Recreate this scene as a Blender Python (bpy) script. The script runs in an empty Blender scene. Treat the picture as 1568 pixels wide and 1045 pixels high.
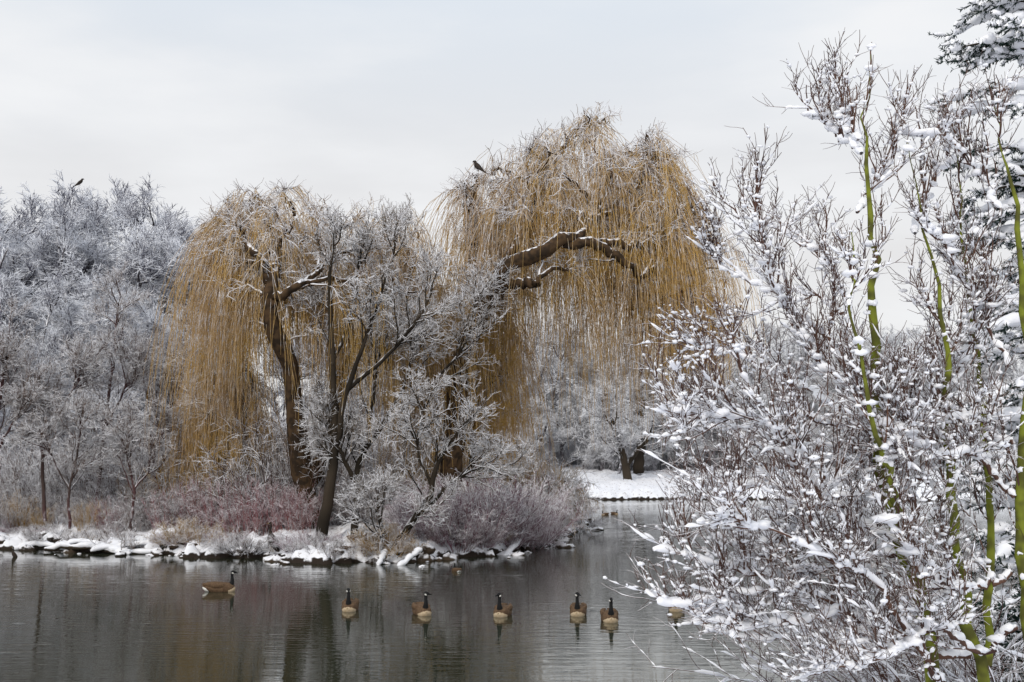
import bpy, math
import numpy as np
rng = np.random.default_rng(11)

# ------------------------------------------------------------------ survey helpers
F = 1893.0; TH = math.atan(163.5/F); CAMZ = 4.0
def at(px, py, d):
    """world point seen at photo position px,py for a distance d (metres) along +Y"""
    u = (px-784)/F; v = (522.5-py)/F
    y = math.cos(TH)-v*math.sin(TH); z = math.sin(TH)+v*math.cos(TH)
    return np.array([u*d/y, d, CAMZ+z*d/y])
def atv(px, py, d):
    u = (px-784)/F; v = (522.5-py)/F
    y = math.cos(TH)-v*math.sin(TH); z = math.sin(TH)+v*math.cos(TH)
    return np.stack([u*d/y, d+0*px, CAMZ+z*d/y], -1)

def nrm(v): return v/np.maximum(np.linalg.norm(v, axis=-1, keepdims=True), 1e-9)

# ------------------------------------------------------------------ mesh builder
class MB:
    def __init__(s): s.v=[]; s.q=[]; s.m=[]; s.n=0; s.t=[]; s.tm=[]
    def tube(s, P, R, S=3, mat=0, R2=None, ref=None):
        N,K = P.shape[:2]
        if N == 0: return
        T = nrm(np.gradient(P, axis=1))
        if ref is None:
            mz = np.abs(T[:,:,2]).mean(1)
            rf = np.where((mz>0.75)[:,None], np.array([0.1,-1.,0.15]), np.array([0,0.05,1.]))[:,None,:]
        else: rf = np.array(ref,float)[None,None,:]
        U = nrm(rf-(rf*T).sum(-1,keepdims=True)*T)
        W = np.cross(T,U)
        a = np.arange(S)*2*math.pi/S
        if R2 is None: R2 = R
        V = P[:,:,None,:] + U[:,:,None,:]*(R[:,:,None]*np.cos(a))[...,None] + W[:,:,None,:]*(R2[:,:,None]*np.sin(a))[...,None]
        idx = np.arange(N*K*S).reshape(N,K,S)+s.n
        nx = np.roll(idx,-1,axis=2)
        Q = np.stack([idx[:,:-1],nx[:,:-1],nx[:,1:],idx[:,1:]],-1).reshape(-1,4)
        s.v.append(V.reshape(-1,3)); s.q.append(Q); s.m.append(np.full(len(Q),mat)); s.n += N*K*S
    def blobs(s, C, Rx, Ry, Rz, mat=0, jit=0.25):
        """lumpy low-poly ellipsoids"""
        nl, ns = 5, 7
        th = np.linspace(0.12, math.pi-0.12, nl); ph = np.arange(ns)*2*math.pi/ns
        base = np.stack([np.sin(th)[:,None]*np.cos(ph), np.sin(th)[:,None]*np.sin(ph), np.cos(th)[:,None]+0*ph],-1)
        N=len(C)
        V = base[None]*(1+rng.uniform(-jit,jit,(N,nl,ns,1)))
        V = V*np.stack([Rx,Ry,Rz],-1)[:,None,None,:]
        rot = rng.uniform(0,6.28,N); c,q = np.cos(rot)[:,None,None],np.sin(rot)[:,None,None]
        V = np.stack([V[...,0]*c-V[...,1]*q, V[...,0]*q+V[...,1]*c, V[...,2]],-1)+C[:,None,None,:]
        idx = np.arange(N*nl*ns).reshape(N,nl,ns)+s.n
        nx = np.roll(idx,-1,axis=2)
        Q = np.stack([idx[:,:-1],idx[:,1:],nx[:,1:],nx[:,:-1]],-1).reshape(-1,4)
        s.v.append(V.reshape(-1,3)); s.q.append(Q); s.m.append(np.full(len(Q),mat)); s.n += N*nl*ns
    def mesh(s, name, mats, smooth=True):
        v = np.concatenate(s.v); q = np.concatenate(s.q); m = np.concatenate(s.m)
        me = bpy.data.meshes.new(name)
        me.vertices.add(len(v)); me.vertices.foreach_set('co', v.astype(np.float32).ravel())
        me.loops.add(q.size); me.loops.foreach_set('vertex_index', q.astype(np.int32).ravel())
        me.polygons.add(len(q)); me.polygons.foreach_set('loop_start', (np.arange(len(q))*4).astype(np.int32))
        for mt in mats: me.materials.append(mt)
        me.update(calc_edges=True)
        me.polygons.foreach_set('material_index', m.astype(np.int32))
        me.polygons.foreach_set('use_smooth', np.full(len(q), smooth))
        me.update()
        return me
def place(name, me, loc=(0,0,0), rot=0, sc=1, parent=None):
    o = bpy.data.objects.new(name, me); o.location = loc; o.rotation_euler = (0,0,rot)
    o.scale = (sc,sc,sc) if np.isscalar(sc) else sc
    bpy.context.scene.collection.objects.link(o)
    if parent: o.parent = parent
    return o
def empty(name):
    o = bpy.data.objects.new(name, None); bpy.context.scene.collection.objects.link(o); return o

# ------------------------------------------------------------------ branches
def grow(p0, d0, L, K, wig, trop):
    N = len(p0); P = np.empty((N,K,3)); P[:,0] = p0; d = nrm(d0); st = (L/(K-1))[:,None]
    tr = np.array([0,0,1.])*trop if np.isscalar(trop) else trop
    for k in range(1,K):
        d = nrm(d + rng.normal(0,wig,(N,3)) + tr)
        P[:,k] = P[:,k-1]+d*st
    return P
def spawn(P, n, t0, t1, a0, a1):
    N,K = P.shape[:2]
    t = rng.uniform(t0,t1,(N,n)); f = t*(K-1); i = np.clip(f.astype(int),0,K-2); w = (f-i)[...,None]
    ii = np.arange(N)[:,None]
    A = P[ii,i]; B = P[ii,i+1]; pos = A*(1-w)+B*w; T = nrm(B-A)
    pr = rng.normal(size=(N,n,3)); pr = nrm(pr-(pr*T).sum(-1,keepdims=True)*T)
    a = rng.uniform(a0,a1,(N,n,1))
    d = np.cos(a)*T+np.sin(a)*pr
    return pos.reshape(-1,3), d.reshape(-1,3), t.reshape(-1)
def taper(N,K,r0,r1): return np.tile(np.linspace(1,0,K)[None],(N,1))*(r0-r1)+r1
def resamp(P,K2):
    N,K = P.shape[:2]; f = np.linspace(0,K-1,K2); i = np.clip(f.astype(int),0,K-2); w=(f-i)
    w = w[None] if P.ndim==2 else w[None,:,None]
    return P[:,i]*(1-w)+P[:,i+1]*w
def spline(pts, K, jit=0.0):
    """pts: list of (px,py,d,r); smooth resample"""
    X = np.array([list(at(p[0],p[1],p[2]))+[p[3]] for p in pts])
    Xe = np.vstack([2*X[0]-X[1], X, 2*X[-1]-X[-2]])
    out = []
    for t in np.linspace(0,len(X)-1-1e-6,K):
        i = int(t); f = t-i; a,b,c,d = Xe[i:i+4]
        out.append(0.5*((2*b)+(c-a)*f+(2*a-5*b+4*c-d)*f*f+(3*b-3*c+d-a)*f**3))
    o = np.array(out); o[:,:3] += rng.normal(0,jit,(K,3)); return o[:,:3], np.maximum(o[:,3],0.003)

# ------------------------------------------------------------------ materials
def newmat(name):
    m = bpy.data.materials.new(name); m.use_nodes = True; nt = m.node_tree
    b = nt.nodes['Principled BSDF']; b.inputs['Roughness'].default_value = 0.9
    b.inputs['Specular IOR Level'].default_value = 0.15
    return m, nt, b
def noise(nt, scale, detail=3, coord='Object', vec=None):
    n = nt.nodes.new('ShaderNodeTexNoise'); n.inputs['Scale'].default_value = scale; n.inputs['Detail'].default_value = detail
    if vec is None:
        tc = nt.nodes.new('ShaderNodeTexCoord'); vec = tc.outputs[coord]
    nt.links.new(vec, n.inputs['Vector']); return n
def mixc(nt, fac, a, b):
    m = nt.nodes.new('ShaderNodeMix'); m.data_type = 'RGBA'
    if not isinstance(fac,(int,float)): nt.links.new(fac, m.inputs[0])
    else: m.inputs[0].default_value = fac
    for s,k in ((a,6),(b,7)):
        if isinstance(s,tuple): m.inputs[k].default_value = (*s,1)
        else: nt.links.new(s, m.inputs[k])
    return m.outputs[2]
def math_(nt, op, a, b):
    m = nt.nodes.new('ShaderNodeMath'); m.operation = op
    for i,s in enumerate((a,b)):
        if isinstance(s,(int,float)): m.inputs[i].default_value = s
        else: nt.links.new(s, m.inputs[i])
    return m.outputs[0]
def mrange(nt, v, a, b, c=0., d=1.):
    m = nt.nodes.new('ShaderNodeMapRange'); m.interpolation_type = 'SMOOTHSTEP'
    nt.links.new(v, m.inputs[0])
    for i,x in enumerate((a,b,c,d)): m.inputs[i+1].default_value = x
    return m.outputs[0]
SNOW = (0.90,0.90,0.94)
def snowy(name, c1, c2, thr=0.1, soft=0.25, nscale=1.0, nk=0.8, snow=SNOW, cscale=0.6):
    m,nt,b = newmat(name)
    g = nt.nodes.new('ShaderNodeNewGeometry'); sx = nt.nodes.new('ShaderNodeSeparateXYZ')
    nt.links.new(g.outputs['Normal'], sx.inputs[0])
    n = noise(nt, nscale, 2)
    nn = math_(nt,'MULTIPLY', math_(nt,'SUBTRACT', n.outputs['Fac'], 0.5), nk*2)
    f = mrange(nt, math_(nt,'ADD', sx.outputs['Z'], nn), thr-soft, thr+soft)
    n2 = noise(nt, cscale, 1)
    bark = mixc(nt, mrange(nt, n2.outputs['Fac'], 0.35,0.65), c1, c2)
    nt.links.new(mixc(nt, f, bark, snow), b.inputs['Base Color'])
    return m
def flat(name, c1, c2, scale=4, rough=0.8):
    m,nt,b = newmat(name); b.inputs['Roughness'].default_value = rough
    n = noise(nt, scale, 2)
    nt.links.new(mixc(nt, mrange(nt,n.outputs['Fac'],0.3,0.7), c1, c2), b.inputs['Base Color'])
    return m

M_snow = flat('snow', (0.88,0.895,0.95), (0.95,0.95,0.975), 6)
M_willow_bark = snowy('willow_bark', (0.034,0.023,0.015), (0.085,0.052,0.028), 0.78, 0.15, 6, 0.8, cscale=4)
M_willow_twig = snowy('willow_twig', (0.62,0.40,0.125), (0.50,0.34,0.18), 0.48, 0.4, 2.5, 1.5, cscale=0.30)
M_willow_frost = snowy('willow_frosted_branch', (0.15,0.09,0.05), (0.26,0.16,0.08), -0.15, 0.28, 3, 1.1)
M_dark_bark = snowy('dark_bark', (0.024,0.019,0.014), (0.05,0.038,0.027), 0.62, 0.22, 3)
M_dark_twig = snowy('snowy_twig', (0.07,0.048,0.03), (0.14,0.095,0.05), -0.02, 0.25, 3, 1.0)
M_left_bark = snowy('frosted_bark', (0.05,0.043,0.05), (0.085,0.075,0.08), 0.2, 0.3, 2)
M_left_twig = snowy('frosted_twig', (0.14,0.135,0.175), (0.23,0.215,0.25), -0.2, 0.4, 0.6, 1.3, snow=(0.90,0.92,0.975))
M_far_twig = snowy('hazy_twig', (0.28,0.27,0.285), (0.38,0.36,0.37), -0.2, 0.45, 0.5, 1.2, snow=(0.90,0.91,0.94))  # pale grey twig colours stand in for distance haze
M_far_bark = snowy('hazy_bark', (0.12,0.11,0.12), (0.18,0.16,0.17), 0.3, 0.3, 2)  # bark lightened too, air haze painted into its colour
M_red = snowy('dogwood_twig', (0.32,0.12,0.13), (0.24,0.10,0.09), 0.15, 0.3, 3,1.0)
M_pink = snowy('pink_shrub_twig', (0.25,0.10,0.14), (0.18,0.085,0.095), 0.0, 0.3, 3, 1.0)
M_ochre = snowy('ochre_shrub_twig', (0.40,0.24,0.05), (0.30,0.17,0.05), 0.3, 0.3, 3, 1.0)
M_grey = snowy('grey_shrub_twig', (0.09,0.06,0.05), (0.17,0.11,0.08), 0.0, 0.27, 3, 1.1)
M_plum = snowy('plum_bark',(0.09,.045,.045),(.07,.05,.045),.4,.25,3)
M_green = snowy('mossy_green_bark', (0.19,0.215,0.028), (0.085,0.085,0.022), 0.74, 0.2, 9, 0.8, cscale=8)
M_fgtwig = snowy('foreground_twig', (0.070,0.038,0.032), (0.13,0.072,0.052), 0.62, 0.2, 12, 0.6, cscale=3)
M_needle = snowy('conifer_needles', (0.012,0.03,0.024), (0.025,0.048,0.038), 0.85, 0.2, 5, 0.6, cscale=3)
M_rock = snowy('shore_stone', (0.025,0.02,0.016), (0.07,0.05,0.035), 0.55, 0.22, 3, 1.0)

# ------------------------------------------------------------------ ground (one sheet) + water
pond = np.array([(-400,13),(-30,13.5),(-6,13),(0,12.5),(3.5,13),(5.6,15.5),(7.6,20),(14,32),(30,60),(38,88),(30,95),(14,97),(4,96.5),(-3,93),(-9,91),(-12,88),
  (-6,85),(0,83),(3.4,78),(4.0,68),(2.6,58),(1.3,52),(0.2,49),(-1.0,46.3),(-2.4,44.8),(-4.2,43.4),(-6,43.6),(-8,44.2),(-10.3,45.8),(-13,47),(-16,48.5),(-20.6,50),(-28,50),(-45,53),(-400,60)],float)
def sdist(x,y):
    """positive on land"""
    n=len(pond); dm=np.full(x.shape,1e9); ins=np.zeros(x.shape,bool)
    for i in range(n):
        a=pond[i]; b=pond[(i+1)%n]; e=b-a
        t=np.clip(((x-a[0])*e[0]+(y-a[1])*e[1])/(e@e),0,1)
        dm=np.minimum(dm,np.hypot(x-a[0]-t*e[0],y-a[1]-t*e[1]))
        c=((a[1]>y)!=(b[1]>y)); xs=e[0]*(y-a[1])/(e[1] if abs(e[1])>1e-9 else 1e-9)+a[0]
        ins^=c&(x<xs)
    return np.where(ins,-dm,dm)
def wob(x,y):
    return (np.sin(x*1.7+y*0.6)+np.sin(x*0.83-y*1.31+2)+0.6*np.sin(x*3.9+1)*np.sin(y*3.1)+0.5*np.sin(x*7.1+y*5.3))*0.25
def wob2(x,y):
    return (np.sin(x*2.9+np.sin(y*2.3)*1.5)*np.sin(y*3.3+np.sin(x*1.9)*2)+.6*np.sin(x*6.3+y*2.1+1)*np.sin(y*7.7-x*1.3)+.35*np.sin(x*13.1+2*np.sin(y*9))*np.sin(y*12.3))
def gh(x,y):
    s = sdist(x,y)+wob(x,y)*1.15+wob2(x,y)*.34
    k = np.clip(.5+.5*np.sin(x*.9+1.3*np.sin(x*.37)),0,1)          # some stretches shelve gently, others are undercut
    h = np.where(s>0, (0.14+0.22*k)*(1-np.exp(-s/0.2))+(0.84-.22*k)*(1-np.exp(-s/3.0))+(wob(x,y)*0.09+wob2(x,y)*.10)*np.clip(s,0,1), np.maximum(-1.2,s*0.5-0.05))
    h = h + np.where(y>85, np.clip((s)/25,0,1)*1.3,0)*np.clip((y-85)/10,0,1)
    near = np.clip((16-y)/14,0,1)*np.clip(s/3,0,1)
    h = h+near*1.55
    return h
xs=np.concatenate([-np.geomspace(1500,45,14),np.arange(-42,12,0.16),np.arange(12,60,1.5),np.geomspace(62,1500,14)])
ys=np.concatenate([-np.geomspace(300,3,10),np.arange(0,26,0.5),np.arange(26,41,2),np.arange(41,58,0.12),np.arange(58,125,0.6),np.geomspace(128,2500,16)])
X,Y=np.meshgrid(xs,ys); Z=gh(X,Y)
ni,nj=X.shape; g=MB(); idx=np.arange(ni*nj).reshape(ni,nj)
g.v.append(np.stack([X,Y,Z],-1).reshape(-1,3)); q=np.stack([idx[:-1,:-1],idx[:-1,1:],idx[1:,1:],idx[1:,:-1]],-1).reshape(-1,4)
g.q.append(q); g.m.append(np.zeros(len(q)))
m,nt,b=newmat('snow_ground')
gg=nt.nodes.new('ShaderNodeNewGeometry'); sp=nt.nodes.new('ShaderNodeSeparateXYZ'); nt.links.new(gg.outputs['Position'],sp.inputs[0])
n1=noise(nt,2.2,4); n2=noise(nt,0.7,3); n3=noise(nt,5,5)
f=mrange(nt, math_(nt,'ADD',sp.outputs['Z'],math_(nt,'MULTIPLY',math_(nt,'SUBTRACT',n1.outputs['Fac'],0.5),0.6)),0.10,0.17)
lit=mrange(nt,n3.outputs['Fac'],0.59,0.66)
sn=mixc(nt,n2.outputs['Fac'],(0.84,0.86,0.93),(0.94,0.94,0.965))
sn=mixc(nt,math_(nt,'MULTIPLY',lit,0.5),sn,(0.20,0.14,0.10))
nt.links.new(mixc(nt,f,(0.03,0.022,0.017),sn),b.inputs['Base Color'])
bp=nt.nodes.new('ShaderNodeBump'); bp.inputs['Strength'].default_value=0.6; bp.inputs['Distance'].default_value=0.15
nt.links.new(n1.outputs['Fac'],bp.inputs['Height']); nt.links.new(bp.outputs[0],b.inputs['Normal'])
place('ground', g.mesh('ground',[m]))

m,nt,b=newmat('pond_water')
b.inputs['Base Color'].default_value=(0.026,0.031,0.019,1); b.inputs['Roughness'].default_value=0.01
b.inputs['IOR'].default_value=1.38; b.inputs['Specular IOR Level'].default_value=0.9
tc=nt.nodes.new('ShaderNodeTexCoord'); mp=nt.nodes.new('ShaderNodeMapping'); mp.inputs['Scale'].default_value=(0.8,3.6,1)
nt.links.new(tc.outputs['Object'],mp.inputs['Vector'])
a1=noise(nt,1.1,3,vec=mp.outputs[0]); a1.inputs['Distortion'].default_value=0.6
a2=noise(nt,0.10,2)
amp=mrange(nt,a2.outputs['Fac'],0.38,0.62,0.35,1.0)
bp=nt.nodes.new('ShaderNodeBump'); bp.inputs['Strength'].default_value=1.0; bp.inputs['Distance'].default_value=0.013
nt.links.new(math_(nt,'MULTIPLY',a1.outputs['Fac'],amp),bp.inputs['Height']); nt.links.new(bp.outputs[0],b.inputs['Normal'])
w=MB(); w.v.append(np.array([(-390,5,0),(60,5,0),(60,110,0),(-390,110,0)],float)); w.q.append(np.array([[0,1,2,3]])); w.m.append(np.zeros(1))
place('pond_water', w.mesh('pond_water',[m],False))

def gz(x,y): return float(gh(np.array([x],float),np.array([y],float))[0])

# ------------------------------------------------------------------ generic tree
def levels(mb, P, specs, maxz=None):
    cur=P
    for sp in specs:
        p0,d,t=spawn(cur,sp['n'],*sp.get('t',(0.2,1)),*sp.get('a',(0.5,1.0)))
        d=d+np.array([0,0,sp.get('up',0)])
        L=rng.uniform(*sp['L'],len(p0))*(1-sp.get('tl',0.4)*t)
        cur=grow(p0,d,L,sp['K'],sp.get('wig',0.15),sp.get('trop',0.03))
        mb.tube(cur,taper(len(cur),sp['K'],sp['r'],sp['r']*0.45),sp.get('S',3),sp['m'])
    return cur
def tree_mesh(name, H, spread, mats, dens=1.0, tr=0.2, tw=0.012, low=0.15, n4=5):
    mb=MB(); K=12
    P=grow(np.array([[0,0,-0.3]]),np.array([[rng.normal(0,.05),rng.normal(0,.05),1]]),np.array([H*0.92]),K,0.07,0.1)
    n2=rng.integers(1,3)
    F2=grow(P[:1,2].repeat(n2,0),nrm(rng.normal(0,0.45,(n2,3))+np.array([0,0,1])),rng.uniform(.65,.8,n2)*H,K,0.08,0.06)
    mb.tube(P,taper(1,K,tr,0.02),8,0); mb.tube(F2,taper(n2,K,tr*0.6,0.015),6,0)
    A=np.concatenate([P,F2])
    levels(mb,A,[dict(n=int(11*dens)+2,t=(low,1),a=(0.6,1.2),L=(spread*0.6,spread),tl=0.62,K=8,wig=.14,trop=.07,r=0.065,S=4,m=0),
      dict(n=8,t=(.2,1),a=(.5,1.0),L=(spread*.22,spread*.45),tl=.4,K=6,wig=.15,trop=.05,r=tw*1.8,m=1),
      dict(n=7,t=(.15,1),a=(.5,1.1),L=(.5,1.3),K=4,wig=.16,trop=.04,r=tw*1.3,m=1),
      dict(n=n4,t=(.1,1),a=(.4,1.1),L=(.25,.6),K=3,wig=.15,trop=.04,r=tw,m=1)])
    return mb.mesh(name,mats)
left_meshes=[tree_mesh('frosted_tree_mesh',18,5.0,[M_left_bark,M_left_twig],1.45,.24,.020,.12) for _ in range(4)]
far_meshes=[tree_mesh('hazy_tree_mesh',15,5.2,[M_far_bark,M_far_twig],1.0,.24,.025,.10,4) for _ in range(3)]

E=empty('distant_tree_mass')
def putrow(meshes, specs, parent):
    for (px,d,top) in specs:
        p=at(px,top,d); z=gz(p[0],d); H=p[2]-z
        me=meshes[rng.integers(len(meshes))]; base=18 if meshes is left_meshes else 15
        s=H/base*1.02
        place('tree',me,(p[0],d,z),rng.uniform(0,6.28),(s*1.1,s*1.1,s),parent)
rows=[(-60,74,290),(-20,76,280),(12,72,285),(45,78,295),(80,80,290),(118,73,280),(150,78,302),(180,82,315),(208,74,305),(235,80,345),(258,76,390),(20,64,430),(95,62,440),(150,66,455),(215,63,430),(262,66,450),(-50,62,400),
 (285,86,430),(340,92,470),(420,88,480),(500,92,470),(580,92,480),(650,94,500),(700,100,520),(310,70,560),(372,72,580),(60,90,320),(160,90,325),(-10,60,500),(180,60,560),(50,60,540)]
putrow(left_meshes, rows, E)
E2=empty('far_bank_tree_mass')
rows=[]
for px in np.arange(690,1760,44):
    rows.append((px+rng.uniform(-15,15),rng.uniform(114,122),510+rng.uniform(-30,35)))
    rows.append((px+rng.uniform(-15,15),rng.uniform(130,145),515+rng.uniform(-25,30)))
for px in np.arange(690,1760,50):
    rows.append((px+rng.uniform(-15,15),rng.uniform(110,117),600+rng.uniform(-30,50)))
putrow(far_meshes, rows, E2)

for (sk,nn) in (([[(962,752,104,.42),(958,715,104,.34),(950,690,104,.28),(935,640,104,.18),(925,590,104,.08)],[(958,712,104,.24),(985,680,104,.18),(1010,640,104,.11),(1030,600,104,.05)]],14),
                ([[(978,724,110,.5),(980,690,110,.45),(984,640,110,.3),(980,560,110,.12)]],18)):
    mb=MB(); A=[]
    for s in sk:
        P,R=spline(s,12,.05); A.append(P); mb.tube(P[None],R[None],8,0)
    levels(mb,np.stack(A),[dict(n=nn,t=(.3,1),L=(1.8,4.0),K=7,r=.08,S=4,m=0,trop=.03),dict(n=8,L=(.8,1.8),K=5,r=.04,m=1),dict(n=7,L=(.4,1.),K=3,r=.024,m=1),dict(n=4,L=(.3,.6),K=3,r=.02,m=1)])
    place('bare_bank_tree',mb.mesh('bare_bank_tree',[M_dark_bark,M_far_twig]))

# ------------------------------------------------------------------ willows
def willow(name, skel, outline, bottom, d, dh, ntips, drop=150, fill=.34, short=4, cmin=.5):
    mb=MB(); Ps=[];
    for s in skel:
        P,R=spline(s,18,.07); Ps.append(P[::1]); mb.tube(P[None],R[None]*rng.uniform(.88,1.12,R.shape)[None],9,0)
    nodes=np.concatenate([p[6:] for p in Ps])
    ox=np.array([o[0] for o in outline],float); oy=np.array([o[1] for o in outline],float)
    bx=np.array([o[0] for o in bottom],float); by=np.array([o[1] for o in bottom],float)
    px=rng.uniform(ox[0]+12,ox[-1]-12,ntips); off=rng.uniform(-1,1,ntips)
    c=(ox[0]+ox[-1])/2; hw=(ox[-1]-ox[0])/2
    off*=np.sqrt(np.clip(1-((px-c)/hw)**2,0.05,1))
    py=np.interp(px,ox,oy)+6+rng.uniform(0,1,ntips)**1.35*drop+34*off**2
    tips=atv(px,py,d+dh*off)
    D=np.linalg.norm(tips[:,None]-nodes[None],axis=-1)+np.where(nodes[None,:,2]>tips[:,None,2]-.3,3.5,0)
    st=nodes[D.argmin(1)]; L=np.linalg.norm(tips-st,axis=1)
    t=np.linspace(0,1,12)[None,:,None]
    mid=(st+tips)/2+np.stack([0*L,0*L,.2*L],-1)+rng.normal(0,.35,tips.shape)
    B=(1-t)**2*st[:,None]+2*t*(1-t)*mid[:,None]+t*t*tips[:,None]
    B[:,1:]+=rng.normal(0,.07,B[:,1:].shape)
    big=rng.random(ntips)<.4
    mb.tube(B[big],taper(big.sum(),12,.11,.025),5,0); mb.tube(B[~big],taper((~big).sum(),12,.055,.014),4,2)
    p0,dd,tt=spawn(B,8,.2,1,.4,1.1); dd[:,2]+=.28
    S1=grow(p0,dd,rng.uniform(.4,1.3,len(p0)),8,.2,-.14)
    mb.tube(S1,taper(len(S1),8,.022,.009),3,2)
    p0,dd,tt=spawn(S1,10,.05,1,.5,1.2); dd[:,2]+=.2
    W=grow(p0,dd,rng.uniform(.2,.65,len(p0)),4,.2,-.05); mb.tube(W,taper(len(W),4,.0145,.007),3,2)
    def strands(src,n,t0,rad,lo,hi,cap):
        p0,dd,_=spawn(src,n,t0,1,.2,1.0)
        if len(p0)==0: return
        ppx=p0[:,0]/p0[:,1]*F+784
        zb=atv(ppx,np.interp(ppx,bx,by),p0[:,1])[:,2]
        cl=.5+.5*np.sin(p0[:,0]*2.9+np.sin(p0[:,1]*2.1)*2.5+d)
        Lm=np.clip((p0[:,2]-zb)*(cmin+(1-cmin)*cl),.5,cap)
        L=Lm*rng.uniform(lo,hi,len(p0))
        dd=dd*.5; dd[:,2]=np.minimum(dd[:,2],.1)-.25
        S=grow(p0,dd,L,10,.075,np.array([.010,0,-.42]))
        mb.tube(S,taper(len(S),10,rad,rad*.45),3,1)
    sel=rng.random(len(S1))<fill
    strands(S1[sel],11,.1,.0100,.45,1.1,10)
    strands(S1[~sel],short,.2,.0095,.15,.5,2.0)
    strands(B[rng.random(ntips)<.5],7,.4,.0100,.5,1.05,10)
    return place(name,mb.mesh(name,[M_willow_bark,M_willow_twig,M_willow_frost]))

d=50
willow('willow_tree',
 [[(478,815,d-1,.42),(462,700,d-1.6,.38),(445,570,d-2.6,.34),(418,500,d-3.2,.30),(413,455,d-3.4,.26),(425,410,d-3,.2),(418,370,d-1,.13),(400,320,d,.07)],
  [(413,480,d-3.2,.2),(422,452,d-3.5,.18),(455,437,d-3.8,.15),(490,415,d-3,.1),(505,360,d-.6,.05)],
  [(414,440,d-3.3,.2),(390,390,d-2.8,.14),(360,360,d-.8,.1),(340,335,d+1,.05)],
  [(425,415,d-2,.16),(445,370,d+.5,.1),(450,325,d+1,.05)],
  [(470,760,d,.3),(520,600,d+1,.25),(570,480,d+1.5,.16),(590,400,d+1.5,.1),(600,360,d+1.5,.05)],
  [(560,510,d+1.2,.15),(620,430,d+1,.1),(650,390,d+1,.05)]],
 [(295,395),(310,335),(340,295),(400,278),(450,275),(505,288),(525,325),(560,315),(610,325),(650,350),(690,415)],
 [(270,740),(300,760),(345,750),(385,700),(430,600),(470,620),(520,700),(600,720),(700,700)],d,3.3,108,165,.40)
d=51
willow('willow_tree',
 [[(690,805,d-1,.5),(693,680,d-1,.46),(705,560,d-1.3,.42),(735,490,d-2.4,.38),(760,440,d-3.4,.34),(772,415,d-3.9,.32),(820,395,d-4.3,.28),(866,371,d-4.3,.24),(905,350,d-3.2,.15),(930,280,d-1.4,.07)],
  [(762,436,d-3.5,.22),(790,432,d-4,.2),(817,434,d-4.3,.17),(820,428,d-4.4,.1)],
  [(866,371,d-4.3,.2),(905,372,d-4.3,.2),(950,395,d-4,.16),(975,425,d-3.4,.11),(985,480,d-2,.05)],
  [(900,372,d-4,.18),(950,376,d-3.4,.15),(1000,370,d-2.6,.12),(1050,350,d-1,.08),(1085,345,d+.5,.04)],
  [(755,445,d-3,.24),(725,390,d-.6,.16),(715,330,d+.5,.1),(722,290,d+1,.05)],
  [(772,415,d-3.6,.22),(800,350,d-2,.16),(840,270,d+.2,.1),(880,205,d+1.2,.05)],
  [(905,345,d-2.9,.12),(970,290,d-1.5,.09),(1000,230,d+.5,.05)]],
 [(683,300),(700,265),(760,245),(820,208),(870,178),(920,160),(960,173),(1010,198),(1042,248),(1064,305),(1100,335),(1135,390)],
 [(670,620),(720,640),(770,640),(795,500),(835,600),(870,690),(905,690),(940,640),(985,690),(1010,660),(1050,600),(1140,610)],d,3.7,160,225,.33,3,.62)
d=53
willow('willow_tree',
 [[(735,800,d,.35),(725,700,d,.3),(720,620,d,.25),(735,540,d,.2),(720,480,d,.1)],
  [(722,640,d,.2),(690,560,d-.5,.15),(640,510,d-.8,.08)],[(725,600,d,.2),(760,560,d,.15),(790,540,d,.06)]],
 [(590,500),(640,460),(700,440),(760,460),(790,530),(805,610)],
 [(560,730),(640,760),(780,750),(850,770)],d,2.5,56,180,.5)
d=51
willow('willow_tree',
 [[(330,810,d,.25),(335,740,d,.2),(330,680,d,.15),(320,600,d,.08)],[(333,720,d,.15),(370,660,d,.1),(385,580,d,.05)]],
 [(268,670),(288,580),(320,520),(370,530),(415,600)],[(250,755),(330,775),(420,760)],d,1.8,44,120,.5)
d=56
willow('weeping_shrub',
 [[(800,800,d,.15),(805,770,d,.12),(820,740,d,.06)],[(800,790,d,.1),(840,750,d,.08),(870,740,d,.04)]],
 [(750,735),(790,700),(830,705),(870,730),(910,765)],[(750,805),(850,800),(915,790)],d,2.0,34,30,.5)

# ------------------------------------------------------------------ snowy island trees (front)
def island_tree(name, skel, br, mats, dens=1.0, n3=7):
    mb=MB(); A=[]
    for s in skel:
        P,R=spline(s,14,.03); A.append(P); mb.tube(P[None],R[None],8,0)
    A=np.stack(A)
    levels(mb,A,[dict(n=int(12*dens),t=(.28,1),a=(.4,.9),L=(br*.6,br*1.2),tl=.5,K=8,wig=.12,trop=.07,r=.034,S=4,m=0),
      dict(n=8,t=(.15,1),a=(.4,.95),L=(.6,1.5),K=6,wig=.14,trop=.05,r=.015,m=1),
      dict(n=n3,t=(.1,1),a=(.4,1.1),L=(.3,.75),K=4,wig=.15,trop=.03,r=.012,m=1),
      dict(n=3,t=(.2,1),a=(.4,1.1),L=(.12,.3),K=3,wig=.15,trop=.0,r=.010,m=1)])
    return place(name,mb.mesh(name,mats))
d=46.5
DT=[M_dark_bark,M_dark_twig]
island_tree('bare_tree',
 [[(490,832,d,.24),(502,765,d,.21),(513,700,d,.17),(512,620,d,.14),(506,520,d,.11),(505,430,d,.07),(515,355,d,.02)],
  [(513,690,d,.12),(530,600,d-.5,.1),(560,520,d-.6,.07),(590,430,d-.6,.04),(610,350,d-.6,.015)],
  [(530,600,d-.4,.09),(600,540,d-.8,.07),(650,470,d-1,.04),(670,410,d-1,.015)],
  [(508,560,d,.08),(540,480,d+.8,.06),(550,390,d+.8,.02)]],2.5,DT,.95,5)
d=47
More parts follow.
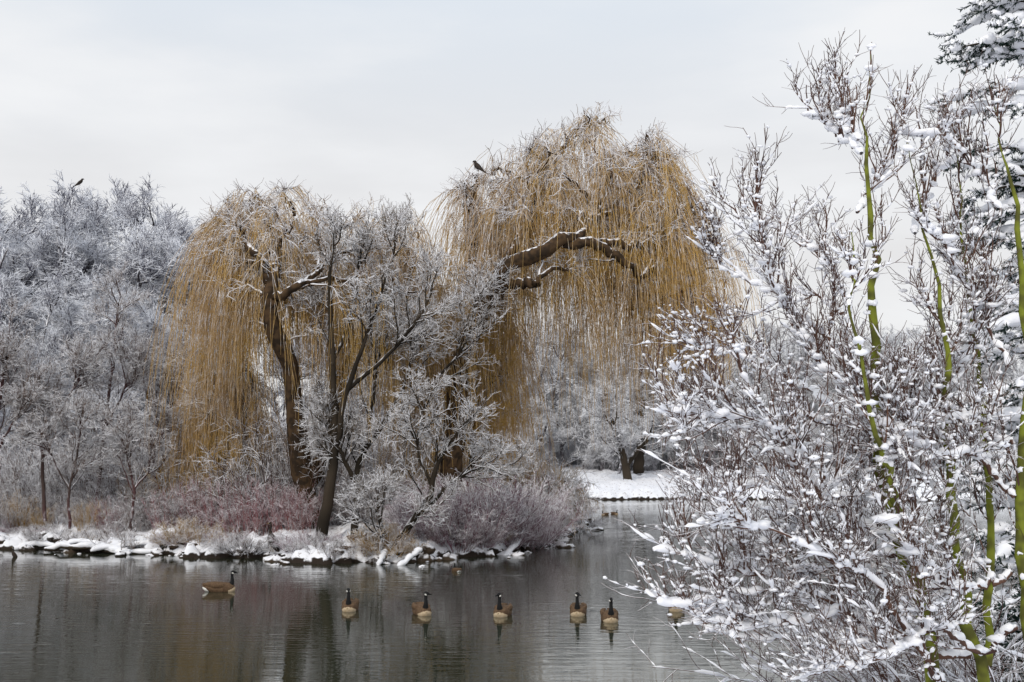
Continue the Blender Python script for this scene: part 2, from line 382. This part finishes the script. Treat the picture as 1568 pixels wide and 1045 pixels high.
island_tree('bare_tree',
 [[(543,830,d,.15),(545,765,d,.13),(550,710,d,.11),(585,650,d,.09),(620,590,d,.06),(640,500,d,.02)],
  [(546,750,d,.1),(525,700,d-.5,.08),(500,640,d-.5,.03)],
  [(600,640,d-.2,.08),(660,590,d-.4,.06),(710,530,d-.5,.04),(730,450,d-.5,.015)],
  [(560,690,d,.08),(570,620,d+.5,.06),(580,530,d+.5,.02)]],2.5,DT,1.0,6)
d=44
island_tree('leaning_snowy_tree',
 [[(585,868,d,.13),(602,845,d,.14),(625,808,d,.13),(655,770,d-.1,.11),(668,720,d-.3,.09),(690,670,d-.4,.06),(720,640,d-.5,.02)],
  [(592,860,d,.1),(590,830,d-.1,.09),(583,800,d-.2,.07),(575,760,d-.3,.03)],
  [(640,790,d,.08),(690,740,d+.3,.06),(740,715,d+.4,.03),(775,712,d+.4,.012)],
  [(660,745,d-.2,.06),(640,690,d-.4,.04),(650,620,d-.5,.015)]],2.0,DT,.8,6)
for (sk,br) in [([[(68,800,51,.08),(66,700,51,.07),(70,620,51,.05),(60,560,51,.03)],[(67,690,51,.05),(30,610,51,.04),(5,560,50,.02)],[(67,680,51,.05),(110,600,51,.04),(130,555,51,.02)]],2.2),
   ([[(145,800,53,.08),(155,690,53,.07),(170,590,53,.06),(178,500,53,.04),(185,450,53,.015)],[(158,660,53,.05),(190,600,53,.04),(215,560,53,.02)]],2.0),
   ([[(245,805,55,.08),(235,700,55,.07),(225,610,55,.05),(215,540,55,.02)],[(236,700,55,.05),(262,620,55,.04),(270,560,55,.02)]],2.0),
   ([[(-20,800,50,.1),(-10,680,50,.08),(5,580,50,.06),(15,500,50,.02)],[(-12,700,50,.07),(25,640,50,.04),(45,600,50,.02)]],2.4),
   ([[(110,810,50,.06),(105,750,50,.05),(120,690,50,.04),(125,640,50,.02)],[(107,750,50,.04),(80,700,50,.03),(70,660,50,.02)]],1.8),
   ([[(200,815,50,.06),(205,750,50,.05),(195,690,50,.04),(200,650,50,.02)],[(204,750,50,.04),(235,710,50,.03),(250,660,50,.02)]],1.8)]:
    island_tree('frosted_young_tree',sk,br,[M_plum,M_grey])

# ------------------------------------------------------------------ shrubs
def shrub_mesh(name,h,sp,m,n=48,tilt=.55,r=.009):
    mb=MB(); a=rng.uniform(0,6.28,n); q=rng.uniform(0,1,n)**.5
    p0=np.stack([np.cos(a)*q*sp*.35,np.sin(a)*q*sp*.35,0*a-.15],-1)
    dd=np.stack([np.cos(a)*q*tilt,np.sin(a)*q*tilt,np.ones(n)],-1)+rng.normal(0,.12,(n,3))
    P=grow(p0,dd,rng.uniform(.6,1.05,n)*h*(1+.15*q),8,.07,.0)
    mb.tube(P,taper(n,8,r*1.6,r*.7),4,0)
    levels(mb,P,[dict(n=8,t=(.15,1),a=(.3,.9),L=(h*.18,h*.45),K=5,wig=.12,trop=.04,r=r,m=0),
                 dict(n=6,t=(.15,1),a=(.4,1.1),L=(.12,.4),K=3,wig=.15,trop=.03,r=r*.75,m=0)])
    return mb.mesh(name,[m])
SM={k:[shrub_mesh(k+'_shrub_mesh',2.2,2.2,mm,tilt=tl,n=nn) for _ in range(3)] for k,mm,tl,nn in (('dogwood',M_red,.35,55),('pink',M_pink,1.0,85),('ochre',M_ochre,.5,48),('grey',M_grey,.8,52))}
names={'dogwood':'red_dogwood_shrub','pink':'pink_twig_shrub','ochre':'ochre_shrub','grey':'snowy_shrub'}
def shrub(k,px,d,top,wide=1.0):
    x=(px-784)/F*d; z=gz(x,d); zt=at(px,top,d)[2]; s=(zt-z)/2.25
    place(names[k],SM[k][rng.integers(3)],(x,d,z),rng.uniform(0,6.28),(s*wide,s*wide,s))
for a in [('grey',-10,54,725),('grey',45,53.5,735),('grey',100,53,740),('ochre',140,50.8,765,.9),('grey',190,52.5,735),('ochre',222,53,730,.7),('grey',250,51.5,735),
  ('grey',15,52,765),('ochre',70,52,775,.8),('grey',120,51.6,770),('dogwood',175,51,765),('grey',215,50.8,765),('dogwood',265,50.4,755),('grey',-40,53,760),('ochre',45,52.6,755),('grey',285,50.2,745),
  ('dogwood',300,50.5,745),('dogwood',335,49.8,738),('dogwood',372,49.2,742),('dogwood',405,48.9,738),('dogwood',440,48.5,742),('dogwood',470,48.3,748),('grey',350,51.5,690),('grey',425,52,670),('grey',440,51,640),
  ('pink',655,46.6,750,1.1),('pink',690,47,728,1.1),('pink',725,47.6,718,1.15),('pink',760,48.8,725,1.15),('pink',790,50.2,742,1.1),('pink',815,52,758,1.0),('grey',640,48.5,730),('pink',705,46.2,780,1.1),('pink',740,46.9,785,1.1),('pink',775,48.4,790,1.1),('pink',670,45.9,795,1.0),('pink',805,50.4,795,1.0),
  ('grey',580,50,720),('grey',530,51,735),('dogwood',560,51,740),('grey',820,54,735,1.2),('grey',845,57,745,1.2),('ochre',800,55,710,1.2),('ochre',620,52,700),('ochre',680,53,680),('grey',20,56,660),('grey',80,57,670),('grey',140,58,650),('grey',200,57,655),
  ('grey',260,58,640),('grey',320,57,660),('ochre',390,55,690),('grey',470,55,640),('grey',540,55,650),('ochre',740,56,680),('grey',610,56,660),('grey',-40,54,690),('grey',790,60,690),('ochre',290,53,680)]:
    shrub(*a)
E3=empty('far_bank_shrub_mass')
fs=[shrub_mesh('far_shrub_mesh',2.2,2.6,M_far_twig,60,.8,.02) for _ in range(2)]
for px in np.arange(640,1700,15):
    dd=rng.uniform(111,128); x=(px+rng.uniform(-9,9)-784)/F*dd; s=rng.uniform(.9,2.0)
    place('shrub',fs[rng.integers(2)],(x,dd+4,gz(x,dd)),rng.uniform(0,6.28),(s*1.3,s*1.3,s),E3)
for px in np.arange(-60,760,20):
    dd=rng.uniform(62,80); x=(px-784)/F*dd; s=rng.uniform(1.,2.2)
    place('shrub',SM['grey'][rng.integers(3)],(x,dd,gz(x,dd)),rng.uniform(0,6.28),(s*1.2,s*1.2,s),E3)

# ------------------------------------------------------------------ shoreline: tufts, clods and driftwood
E4=empty('shoreline_tuft_mass')
tm=[shrub_mesh('tuft_mesh',.9,1.6,mm,22,1.5,.008) for mm in (M_grey,M_ochre,M_grey,M_pink)]
seg=pond[18:33]; pts=[]
for i in range(len(seg)-1):
    a,b_=seg[i],seg[i+1]; L=np.linalg.norm(b_-a); nn=np.array([-(b_-a)[1],(b_-a)[0]])/L
    for _ in range(int(L*5.5)):
        p=a+(b_-a)*rng.uniform()+nn*rng.normal(0,.55)
        if np.sin(p[0]*1.3)+np.sin(p[0]*3.1+2)>-.5+rng.normal(0,.4): pts.append(p)
    for _ in range(int(L*1.8+.5)):
        p=a+(b_-a)*rng.uniform()-nn*rng.uniform(-.3,2.8)
        if gz(*p)<.03: p=p-nn*.6
        s=rng.uniform(.3,1.25); place('tuft',tm[rng.integers(4)],(p[0],p[1],max(gz(*p),.03)),rng.uniform(0,6.28),(s,s,s*.8),E4)
pts=np.array(pts); n=len(pts); r=.05+.30*rng.uniform(0,1,n)**2.3
zg=gh(pts[:,0],pts[:,1])
mb=MB()
mb.blobs(np.column_stack([pts,np.clip(zg,-.05,.5)+rng.uniform(-.03,.08,n)]),r*rng.uniform(.9,1.7,n),r,r*rng.uniform(.5,.9,n),0,.3)
place('shoreline_stones',mb.mesh('shoreline_stones',[M_rock,M_snow]))
def snow_on(mb,P,R,K2,base,S=6,mat=1,cover=.75,lump=4.):
    Q=resamp(P,K2); rb=resamp(R,K2); N=len(Q)
    T=nrm(np.gradient(Q,axis=1)); h=np.sqrt(np.clip(1-T[...,2]**2,0,1))
    ns=rng.uniform(0,1,(N,K2)); ns=(ns+np.roll(ns,1,1)*.7)/1.7
    rs=base*np.clip((ns-(1-cover))*lump,0,1.25)*np.clip(h*1.6-.45,.0,1)
    rs[:,0]*=.3; rs[:,-1]*=.35
    C=Q.copy(); C[...,2]+=rb*.45+rs*.45
    mb.tube(C,rs*.85+rb*.25,S,mat,R2=rs+rb*.4,ref=(0,.05,1))
mb=MB()
for s in [[(70,842,48,.07),(110,838,47.8,.09),(160,842,47.5,.1),(215,848,47.2,.07),(250,846,47,.03)],[(90,838,48,.05),(130,830,48,.05),(175,845,47.4,.04),(200,852,47,.03)],
  [(140,845,47.3,.06),(190,838,47.6,.05),(235,832,47.8,.03)],[(20,842,49,.05),(60,836,49,.06),(110,845,48,.03)],[(300,850,46.4,.05),(335,842,46.2,.05),(360,852,45.8,.03)],[(600,880,42.6,.05),(625,858,43,.06),(645,842,43.4,.03)],
  [(575,885,42.8,.07),(582,862,43,.08),(590,845,43.4,.05)],[(760,868,46,.03),(790,835,48,.04),(800,815,49,.03)]]:
    P,R=spline(s,14,.02); mb.tube(P[None],R[None],6,0); snow_on(mb,P[None],R[None],26,.09,cover=1)
place('fallen_branches',mb.mesh('fallen_branches',[M_dark_bark,M_snow]))

# ------------------------------------------------------------------ foreground trees
def fg_tree(name,stems,limbs,n1=16,n2=7,n3=4):
    mb=MB(); A=[];AR=[]
    for s in stems:
        P,R=spline(s,26,.018); P[:,1]-=.6; P[:,0]*=.968; P[:,0]+=.035*np.sin(P[:,2]*2.1+P[:,1]*3); R=np.maximum(R*1.3-.003,.003)*rng.uniform(.9,1.1,R.shape)
        A.append(P);AR.append(R); mb.tube(P[None],R[None],9,2)
    for s in limbs:
        P,R=spline(s,26,.018); R=R*1.15; A.append(P);AR.append(R); mb.tube(P[None],R[None],7,0)
    A=np.stack(A);AR=np.stack(AR)
    snow_on(mb,A,AR,80,.028,7,1,.72)
    ns=len(stems)
    p0,dd,t=spawn(A,n1,.12,.97,.4,.95)
    own=np.repeat(np.arange(len(A)),n1)
    keep=~((own<ns)&(dd[:,1]<-.35)&(p0[:,2]<6.0))
    p0,dd,t=p0[keep],dd[keep],t[keep]
    ex,ed,et=spawn(A[ns:],6,.3,.97,.4,.95); lo=ex[:,2]<4.4; p0=np.vstack([p0,ex[lo]]); dd=np.vstack([dd,ed[lo]]); t=np.concatenate([t,et[lo]])
    dd[:,2]+=.35
    topz=np.clip((p0[:,2]-5.2)/2.2,0,1)      # upper shoots are short and upright
    dd[:,2]+=topz*1.1
    B=grow(p0,dd,rng.uniform(.3,.9,len(p0))*(1-.5*t)*(1-.32*topz),10,.11,.08); BR=taper(len(B),10,.0085,.0035)
    mb.tube(B,BR,5,0); snow_on(mb,B,BR,26,.0195,6,1,.56)
    p0,dd,t=spawn(B,n2,.1,1,.35,.95); dd[:,2]+=.2
    k=rng.random(len(p0))>np.clip((p0[:,2]-5.0)/2.4,0,.8); p0,dd=p0[k],dd[k]
    C=grow(p0,dd,rng.uniform(.12,.42,len(p0)),6,.13,.07); CR=taper(len(C),6,.0048,.0026)
    mb.tube(C,CR,3,0); snow_on(mb,C,CR,12,.0145,5,1,.49)
    p0,dd,t=spawn(C,n3,.1,1,.4,1.1)
    D=grow(p0,dd,rng.uniform(.05,.18,len(p0)),4,.15,.05); DR=taper(len(D),4,.003,.0018)
    mb.tube(D,DR,3,0)
    for src,nb,rr,pr in ((A,22,.030,.5),(B,3,.019,.5),(C,1,.0135,.6),(D,1,.010,.2)):
        c,dv,_=spawn(src,nb,.05,1,.0,.1); kk=rng.random(len(c))<pr; c=c[kk]; r=rng.uniform(.35,1.5,len(c))*rr; c[:,2]+=r*.3
        mb.blobs(c,r*1.7,r*.95,r*.75,1,.35)
    c,_,_=spawn(A[ns:],3,.35,1,.3,.6); kk=rng.random(len(c))<.5; c=c[kk]; r=rng.uniform(.03,.065,len(c)); c[:,2]+=r*.4
    mb.blobs(c,r*1.9,r*1.1,r*.6,1,.3)
    return place(name,mb.mesh(name,[M_fgtwig,M_snow,M_green]))
d=10.
fg_tree('green_stemmed_tree',
 [[(1425,1180,d,.05),(1395,950,d,.045),(1370,840,d,.040),(1340,700,d,.034),(1322,560,d,.028),(1314,430,d,.022),(1314,330,d,.017),(1320,210,d,.008),(1325,115,d,.003)],
  [(1372,850,d,.022),(1350,760,d-.4,.02),(1325,660,d-.6,.016),(1300,520,d-.8,.011),(1285,390,d-.8,.005)]],
 [[(1314,325,d-.6,.012),(1340,280,d-.1,.01),(1370,225,d+.1,.008),(1392,140,d+.3,.003)],
  [(1318,235,d-.6,.009),(1290,215,d-.2,.008),(1262,190,d-.1,.006),(1235,172,d-.1,.003)],
  [(1319,220,d-.6,.009),(1295,185,d-.2,.008),(1283,150,d+.1,.006),(1278,105,d+.1,.002)],
  [(1318,570,d-.6,.016),(1290,440,d+.3,.014),(1250,385,d+.5,.012),(1190,350,d+.7,.009),(1120,320,d+.8,.006),(1085,250,d+.8,.002)],
  [(1322,600,d-.6,.016),(1270,530,d-.3,.013),(1210,470,d-.5,.01),(1170,400,d-.6,.006),(1160,270,d-.7,.002)],
  [(1340,700,d-.6,.018),(1280,655,d-.4,.014),(1200,635,d-.7,.01),(1110,640,d-1.,.007),(1030,628,d-1.1,.003)],
  [(1332,660,d-.6,.014),(1240,600,d+.4,.012),(1160,560,d+.7,.009),(1100,535,d+.9,.006),(1050,522,d+1,.003)],
  [(1300,480,d+.2,.013),(1230,450,d+.6,.011),(1160,440,d+.9,.008),(1100,400,d+1,.005),(1075,350,d+1,.003)],
  [(1345,720,d-.5,.016),(1270,700,d+.8,.013),(1180,690,d+1.2,.009),(1110,660,d+1.4,.006),(1060,640,d+1.4,.003)],
  [(1365,830,d-.6,.02),(1300,790,d-.5,.017),(1240,740,d-.8,.013),(1200,690,d-1,.01),(1150,600,d-1.1,.005),(1130,530,d-1.2,.002)],
  [(1375,850,d-.6,.02),(1290,820,d+.2,.016),(1200,750,d+.4,.012),(1130,745,d+.5,.008),(1070,765,d+.6,.003)]])
fg_tree('green_stemmed_tree',
 [[(1510,1180,d+.3,.045),(1468,960,d+.3,.038),(1452,820,d+.3,.033),(1438,700,d+.3,.028),(1428,600,d+.3,.023),(1418,490,d+.3,.016),(1400,360,d+.3,.009),(1380,240,d+.3,.004)],
  [(1500,1000,d+.8,.03),(1500,800,d+.8,.026),(1485,680,d+.8,.022),(1475,520,d+.8,.015),(1460,350,d+.8,.009),(1450,220,d+.8,.003)]],
 [[(1470,960,d-.3,.022),(1400,985,d-.2,.02),(1320,960,d-.5,.017),(1230,900,d-.8,.013),(1130,875,d-1,.009),(1005,845,d-1.1,.004)],
  [(1460,900,d-.3,.02),(1380,900,d-.2,.018),(1280,870,d-.7,.013),(1190,900,d-1.,.009),(1090,920,d-1.1,.006),(1000,925,d-1.2,.003)],
  [(1480,1010,d-.3,.022),(1400,985,d-.4,.02),(1290,940,d-.9,.015),(1190,960,d-1.,.010),(1060,955,d-1.2,.004)],
  [(1436,690,d-.3,.015),(1390,640,d,.013),(1320,610,d-.4,.01),(1260,560,d-.6,.006),(1220,480,d-.6,.002)],
  [(1445,760,d-.3,.016),(1390,720,d-.1,.013),(1320,730,d-.5,.01),(1240,780,d-.7,.007),(1160,840,d-.9,.003)],
  [(1455,850,d,.016),(1380,830,d+1,.013),(1290,840,d+1.2,.01),(1180,850,d+1.4,.007),(1080,880,d+1.5,.003)],
  [(1460,900,d,.016),(1370,940,d+1,.013),(1270,960,d+1.4,.01),(1160,980,d+1.6,.007),(1080,960,d+1.7,.003)],
  [(1400,360,d-.3,.008),(1420,300,d+.4,.007),(1450,240,d+.5,.005),(1462,190,d+.5,.002)],
  [(1432,620,d-.3,.012),(1470,560,d,.01),(1500,470,d-.1,.007),(1510,370,d-.1,.002)],
  [(1490,1080,d-.3,.022),(1430,1030,d-.8,.02),(1350,900,d-1.2,.014),(1270,850,d-1.3,.01),(1160,805,d-1.4,.006),(1070,795,d-1.5,.002)]])
fg_tree('green_stemmed_tree',
 [[(1552,1180,d+.2,.046),(1550,950,d+.2,.04),(1549,800,d+.2,.036),(1548,650,d+.2,.032),(1542,480,d+.2,.025),(1535,340,d+.2,.016),(1522,250,d+.2,.008),(1510,190,d+.2,.003)]],
 [[(1548,680,d-.4,.016),(1490,640,d-.3,.014),(1420,640,d-.6,.01),(1360,600,d-.8,.005)],
  [(1546,560,d-.4,.014),(1500,470,d,.012),(1460,400,d-.2,.009),(1420,340,d-.4,.004)],
  [(1549,760,d-.4,.018),(1500,700,d-.4,.015),(1430,690,d-.8,.012),(1350,640,d-1.,.005)],
  [(1550,880,d-.4,.02),(1490,900,d-.4,.016),(1420,880,d-.9,.012),(1360,800,d-1.2,.005)],
  [(1535,330,d-.4,.01),(1500,270,d+.1,.009),(1450,215,d,.006),(1385,205,d,.003)],
  [(1552,960,d-.4,.022),(1500,1000,d-.4,.018),(1430,960,d-.9,.013),(1350,1010,d-1.3,.008),(1250,1030,d-1.5,.003)]])
def thicket(name,c,n,h,sp):
    mb=MB(); a=rng.uniform(2.0,4.6,n)
    p0=np.stack([rng.normal(0,.35,n),rng.normal(0,.5,n),0*a],-1)+np.array(c)
    dd=np.stack([np.cos(a)*sp,np.sin(a)*.6,rng.uniform(.15,1.0,n)],-1)
    B=grow(p0,dd,rng.uniform(.6,1.,n)*h,12,.12,-.0); BR=taper(n,12,.012,.004)
    mb.tube(B,BR,5,0); snow_on(mb,B,BR,30,.018,5,1,.58)
    p0,dd,t=spawn(B,10,.1,1,.4,1.); C=grow(p0,dd,rng.uniform(.2,.7,len(p0)),7,.15,.02); CR=taper(len(C),7,.005,.0025)
    mb.tube(C,CR,3,0); snow_on(mb,C,CR,12,.013,5,1,.42)
    p0,dd,t=spawn(C,5,.1,1,.4,1.1); D=grow(p0,dd,rng.uniform(.08,.25,len(p0)),4,.15,.0); DR=taper(len(D),4,.003,.002)
    mb.tube(D,DR,3,0)
    place(name,mb.mesh(name,[M_fgtwig,M_snow]))
thicket('bankside_thicket',(4.3,11.8,1.1),58,2.9,1.0)
thicket('bankside_thicket',(5.4,13.2,.8),52,3.4,1.0)

# ------------------------------------------------------------------ conifer (upper right)
mb=MB()
tx,ty=8.55,19.5; z0=gz(tx,ty)
P=grow(np.array([[tx,ty,z0-.2]]),np.array([[0,0,1.]]),np.array([14]),14,.01,.2); mb.tube(P,taper(1,14,.2,.02),8,0)
n=190; zz=rng.uniform(.5,13.2,n); a=rng.uniform(0,6.28,n); frac=zz/14
L=(1-frac)*.9+.85+rng.uniform(-.3,.45,n)
L*=np.where((zz>10.7),.5,1)
p0=np.stack([tx+0*zz,ty+0*zz,z0+zz],-1); dd=np.stack([np.cos(a),np.sin(a),.3*np.ones(n)],-1)
B=grow(p0,dd,L,10,.05,-.07); mb.tube(B,taper(n,10,.035,.01),5,0)
snow_on(mb,B,taper(n,10,.035,.01),14,.10,6,2,.8,3)
p0,dd,t=spawn(B,16,.15,1,.5,1.1); dd[:,2]*=.3
C=grow(p0,dd,rng.uniform(.2,.5,len(p0)),6,.08,-.05); mb.tube(C,taper(len(C),6,.008,.004),3,0)
snow_on(mb,C,taper(len(C),6,.008,.004),8,.055,5,2,.63,3)
p0,dd,t=spawn(C,28,.0,1,.5,1.3); Nd=grow(p0,dd,rng.uniform(.05,.09,len(p0)),2,.05,0); mb.tube(Nd,taper(len(Nd),2,.013,.003),3,1)
place('snowy_conifer',mb.mesh('snowy_conifer',[M_dark_bark,M_needle,M_snow]))
mb=MB(); n=500; a=rng.uniform(0,6.28,n); el=rng.uniform(0,1.5,n); c0=np.array([7.3,15.5,gz(7.3,15.5)+.2])
dd=np.stack([np.cos(a)*np.cos(el),np.sin(a)*np.cos(el),np.sin(el)],-1)
B=grow(np.tile(c0,(n,1)),dd,rng.uniform(1.3,2.1,n),8,.08,0.01); mb.tube(B,taper(n,8,.015,.006),3,0)
p0,dd,t=spawn(B,40,.35,1,.3,1.2); Nd=grow(p0,dd,rng.uniform(.06,.13,len(p0)),3,.1,-.05); mb.tube(Nd,np.tile(np.array([.004,.022,.002]),(len(Nd),1)),3,1)
k=rng.random(n)<.5; tipz=B[k,-2]; r=rng.uniform(.05,.14,k.sum()); mb.blobs(tipz,r*1.4,r,r*.5,2,.25)
place('evergreen_bush',mb.mesh('evergreen_bush',[M_dark_bark,M_needle,M_snow]))

# ------------------------------------------------------------------ birds
G_br=flat('goose_brown_feathers',(0.085,.05,.03),(.15,.095,.055),25); G_bf=flat('goose_buff_breast',(.46,.35,.22),(.58,.46,.32),20)
G_bk=flat('goose_black_neck',(.012,.012,.014),(.02,.02,.02),20); G_wh=flat('goose_white_cheek',(.75,.73,.68),(.82,.8,.76),20)
G_cb=flat('cormorant_plumage',(.02,.018,.018),(.05,.035,.025),20); G_rb=flat('brown_bird_plumage',(.09,.04,.025),(.14,.07,.04),20); G_bill=flat('bill_horn',(.3,.2,.08),(.35,.25,.1),20)
def goose_mesh(turn):
    mb=MB(); A=lambda *r: np.array([r],float)
    body=np.array([[0,-.50,.17],[0,-.44,.165],[0,-.34,.13],[0,-.18,.09],[0,0,.08],[0,.15,.09],[0,.25,.12],[0,.30,.15],[0,.315,.17]])
    mb.tube(body[None],A(.008,.03,.09,.15,.17,.165,.13,.07,.01),14,0,R2=A(.015,.06,.12,.17,.19,.18,.14,.08,.01),ref=(0,0,1))
    br=np.array([[0,.10,.05],[0,.18,.055],[0,.26,.075],[0,.325,.10],[0,.35,.11]])
    mb.tube(br[None],A(.10,.135,.12,.065,.01),12,1,R2=A(.12,.165,.14,.08,.01),ref=(0,0,1))
    mb.tube(np.array([[[0,-.48,.13],[0,-.42,.10],[0,-.34,.07],[0,-.28,.05]]]),A(.01,.05,.07,.05),10,3,R2=A(.02,.08,.1,.06),ref=(0,0,1))
    for sx in (-1,1):
        mb.tube(np.array([[[sx*.10,.14,.17],[sx*.145,.02,.17],[sx*.13,-.18,.18],[sx*.07,-.36,.20],[sx*.02,-.5,.215]]]),A(.02,.075,.085,.05,.008),8,0,R2=A(.02,.05,.055,.035,.01),ref=(0,0,1))
    nk=np.array([[0,.20,.14],[0,.26,.22],[0,.275,.30],[0,.265,.38],[0,.265,.45],[0,.275,.49]])
    mb.tube(nk[None],A(.085,.062,.044,.036,.036,.03),10,2)
    c,s=math.cos(turn),math.sin(turn); hz=np.array([0,.28,.495]); H=np.array([[0,-.05,.0],[0,-.03,.012],[0,.01,.015],[0,.05,.008],[0,.075,0],[0,.10,-.006],[0,.135,-.012]])
    H=np.stack([-H[:,1]*s,H[:,1]*c,H[:,2]],-1)+hz
    mb.tube(H[None],A(.008,.035,.043,.034,.02,.015,.004),10,2,R2=A(.008,.03,.036,.028,.018,.014,.006),ref=(0,0,1))
    for sx in (-1,1):
        ck=np.array([[sx*.026,-.025,.0],[sx*.030,0,-.01],[sx*.02,.02,-.03]]); ck=np.stack([ck[:,0]*c-ck[:,1]*s,ck[:,0]*s+ck[:,1]*c,ck[:,2]],-1)+hz
        mb.tube(ck[None],A(.006,.022,.008),6,3)
    return mb.mesh('canada_goose',[G_br,G_bf,G_bk,G_wh])
for px,py,hd,tn in [(540,930,178,.3),(648,936,203,.9),(770,938,165,-.5),(884,937,172,.8),(931,946,183,.1),(1032,930,170,.2)]:
    d=CAMZ/((py-686)/F); place('canada_goose',goose_mesh(tn),((px-784)/F*d,d,-.02),math.radians(hd),1.08)
px,py=345,902; d=CAMZ/((py-686)/F); place('canada_goose',goose_mesh(0),((px-784)/F*d,d,-.02),math.radians(-80),1.08)
for px,py in [(925,787),(940,786),(700,872)]:
    d=CAMZ/((py-686)/F); place('mallard_duck',goose_mesh(.4),((px-784)/F*d,d,-.02),rng.uniform(0,6.28),(.75,.75,.5))

def perched(name,px,d,z,mat,s,hd,hang=0):
    mb=MB(); A=lambda *r: np.array([r],float)
    mb.tube(np.array([[[0,-.30,.02],[0,-.24,.06],[0,-.16,.16],[0,-.06,.30],[0,.03,.44],[0,.06,.54],[0,.05,.60]]]),A(.01,.05,.09,.13,.12,.07,.04),12,0,R2=A(.02,.07,.10,.14,.12,.07,.04),ref=(0,-1,.5))
    mb.tube(np.array([[[0,.05,.55],[0,.075,.64],[0,.05,.72],[0,.04,.79],[0,.06,.83]]]),A(.055,.042,.036,.034,.03),9,0)
    mb.tube(np.array([[[0,.02,.835],[0,.05,.845],[0,.09,.845],[0,.12,.84]]]),A(.01,.036,.032,.012),9,0,ref=(0,0,1))
    mb.tube(np.array([[[0,.11,.84],[0,.16,.838],[0,.20,.825]]]),A(.014,.009,.003),6,1,ref=(0,0,1))
    for sx in (-1,1):
        mb.tube(np.array([[[sx*.09,.03,.46],[sx*.13,-.04,.34],[sx*.11,-.13,.2],[sx*.05,-.24,.06]]]),A(.03,.09,.07,.01),8,0,R2=A(.02,.04,.035,.01),ref=(0,-1,.5))
        mb.tube(np.array([[[sx*.05,-.05,.22],[sx*.05,0,.08],[sx*.05,-.01,0],[sx*.05,.08,0]]]),A(.03,.014,.012,.012),6,1)
    place(name,mb.mesh(name,[mat,G_bill]),((px-784)/F*d,d,z),math.radians(hd),s)
x=lambda px,d:(px-784)/F*d
def shore_d(px):
    """first dry ground (z>0.12) along this bearing"""
    for d in np.arange(41,52,.05):
        if gz(x(px,d),d)>.12: return d+.15
    return 46
for px,mt,s,hd in ((420,G_cb,1.25,60),(562,G_rb,.95,200),(590,G_cb,.85,150)):
    dd_=shore_d(px); perched('cormorant',px,dd_,gz(x(px,dd_),dd_),mt,s,hd)
perched('cormorant',30,46.0,-.15,G_cb,.6,100)
for px,hd in ((528,100),(548,250)):
    dd_=shore_d(px)+.5; place('mallard_duck',goose_mesh(.2),(x(px,dd_),dd_,gz(x(px,dd_),dd_)+.02),math.radians(hd),.8)
def songbird(name,px,py,d,hd,s):
    mb=MB(); A=lambda *r: np.array([r],float)
    mb.tube(np.array([[[0,-.30,-.10],[0,-.2,-.03],[0,-.1,.05],[0,0,.13],[0,.07,.20],[0,.09,.25],[0,.11,.29],[0,.15,.30],[0,.20,.29]]]),A(.012,.02,.05,.08,.07,.05,.045,.03,.003),10,0,R2=A(.03,.035,.06,.085,.07,.05,.045,.03,.003),ref=(0,-1,.5))
    for sx in (-1,1):
        mb.tube(np.array([[[sx*.06,.05,.17],[sx*.085,-.04,.08],[sx*.04,-.2,-.04]]]),A(.03,.05,.008),7,0)
        mb.tube(np.array([[[sx*.03,.0,.08],[sx*.03,.02,-.02]]]),A(.012,.008),5,0)
    p=at(px,py,d); place(name,mb.mesh(name,[G_cb]),tuple(p),math.radians(hd),s)
songbird('crow',732,262,48.5,60,1.35); songbird('crow',122,284,73,-70,1.3)

# ------------------------------------------------------------------ world, sun, camera
W=bpy.data.worlds.new('World'); bpy.context.scene.world=W; W.use_nodes=True; nt=W.node_tree
bg=nt.nodes['Background']; bg.inputs['Strength'].default_value=0.112
sk=nt.nodes.new('ShaderNodeTexSky'); sk.sky_type='NISHITA'; sk.sun_disc=False
EL,RO=math.radians(38),math.radians(205)
sk.sun_elevation=EL; sk.sun_rotation=RO
tc=nt.nodes.new('ShaderNodeTexCoord'); sp=nt.nodes.new('ShaderNodeSeparateXYZ'); nt.links.new(tc.outputs['Generated'],sp.inputs[0])
up=mrange(nt,sp.outputs['Z'],0.15,0.42)
mp=nt.nodes.new('ShaderNodeMapping'); mp.inputs['Scale'].default_value=(1,1,3.6); nt.links.new(tc.outputs['Generated'],mp.inputs['Vector'])
cn=noise(nt,2.6,6,vec=mp.outputs[0]); 
base=mixc(nt,up,(7.2,7.1,7.1),(6.8,7.4,8.1))
cl=mixc(nt,mrange(nt,cn.outputs['Fac'],.36,.68),base,(8.3,8.35,8.45))
nt.links.new(mixc(nt,0.95,sk.outputs[0],cl),bg.inputs['Color'])
sl=bpy.data.lights.new('sun','SUN'); sl.energy=1.5; sl.angle=math.radians(10); sl.color=(1,.94,.85)
so=bpy.data.objects.new('sun',sl); bpy.context.scene.collection.objects.link(so)
from mathutils import Vector
sd=Vector((math.sin(RO)*math.cos(EL),math.cos(RO)*math.cos(EL),math.sin(EL)))
so.rotation_euler=sd.to_track_quat('Z','Y').to_euler()
cam=bpy.data.cameras.new('camera'); co=bpy.data.objects.new('camera',cam); bpy.context.scene.collection.objects.link(co)
cam.sensor_width=36; cam.lens=36*F/1568; cam.clip_end=5000; cam.clip_start=.1
co.location=(0,0,CAMZ); co.rotation_euler=(math.pi/2+TH,0,0)
bpy.context.scene.camera=co
vs=bpy.context.scene.view_settings; vs.view_transform='Standard'; vs.look='None'; vs.exposure=0
print('verts',sum(len(m.vertices) for m in bpy.data.meshes))
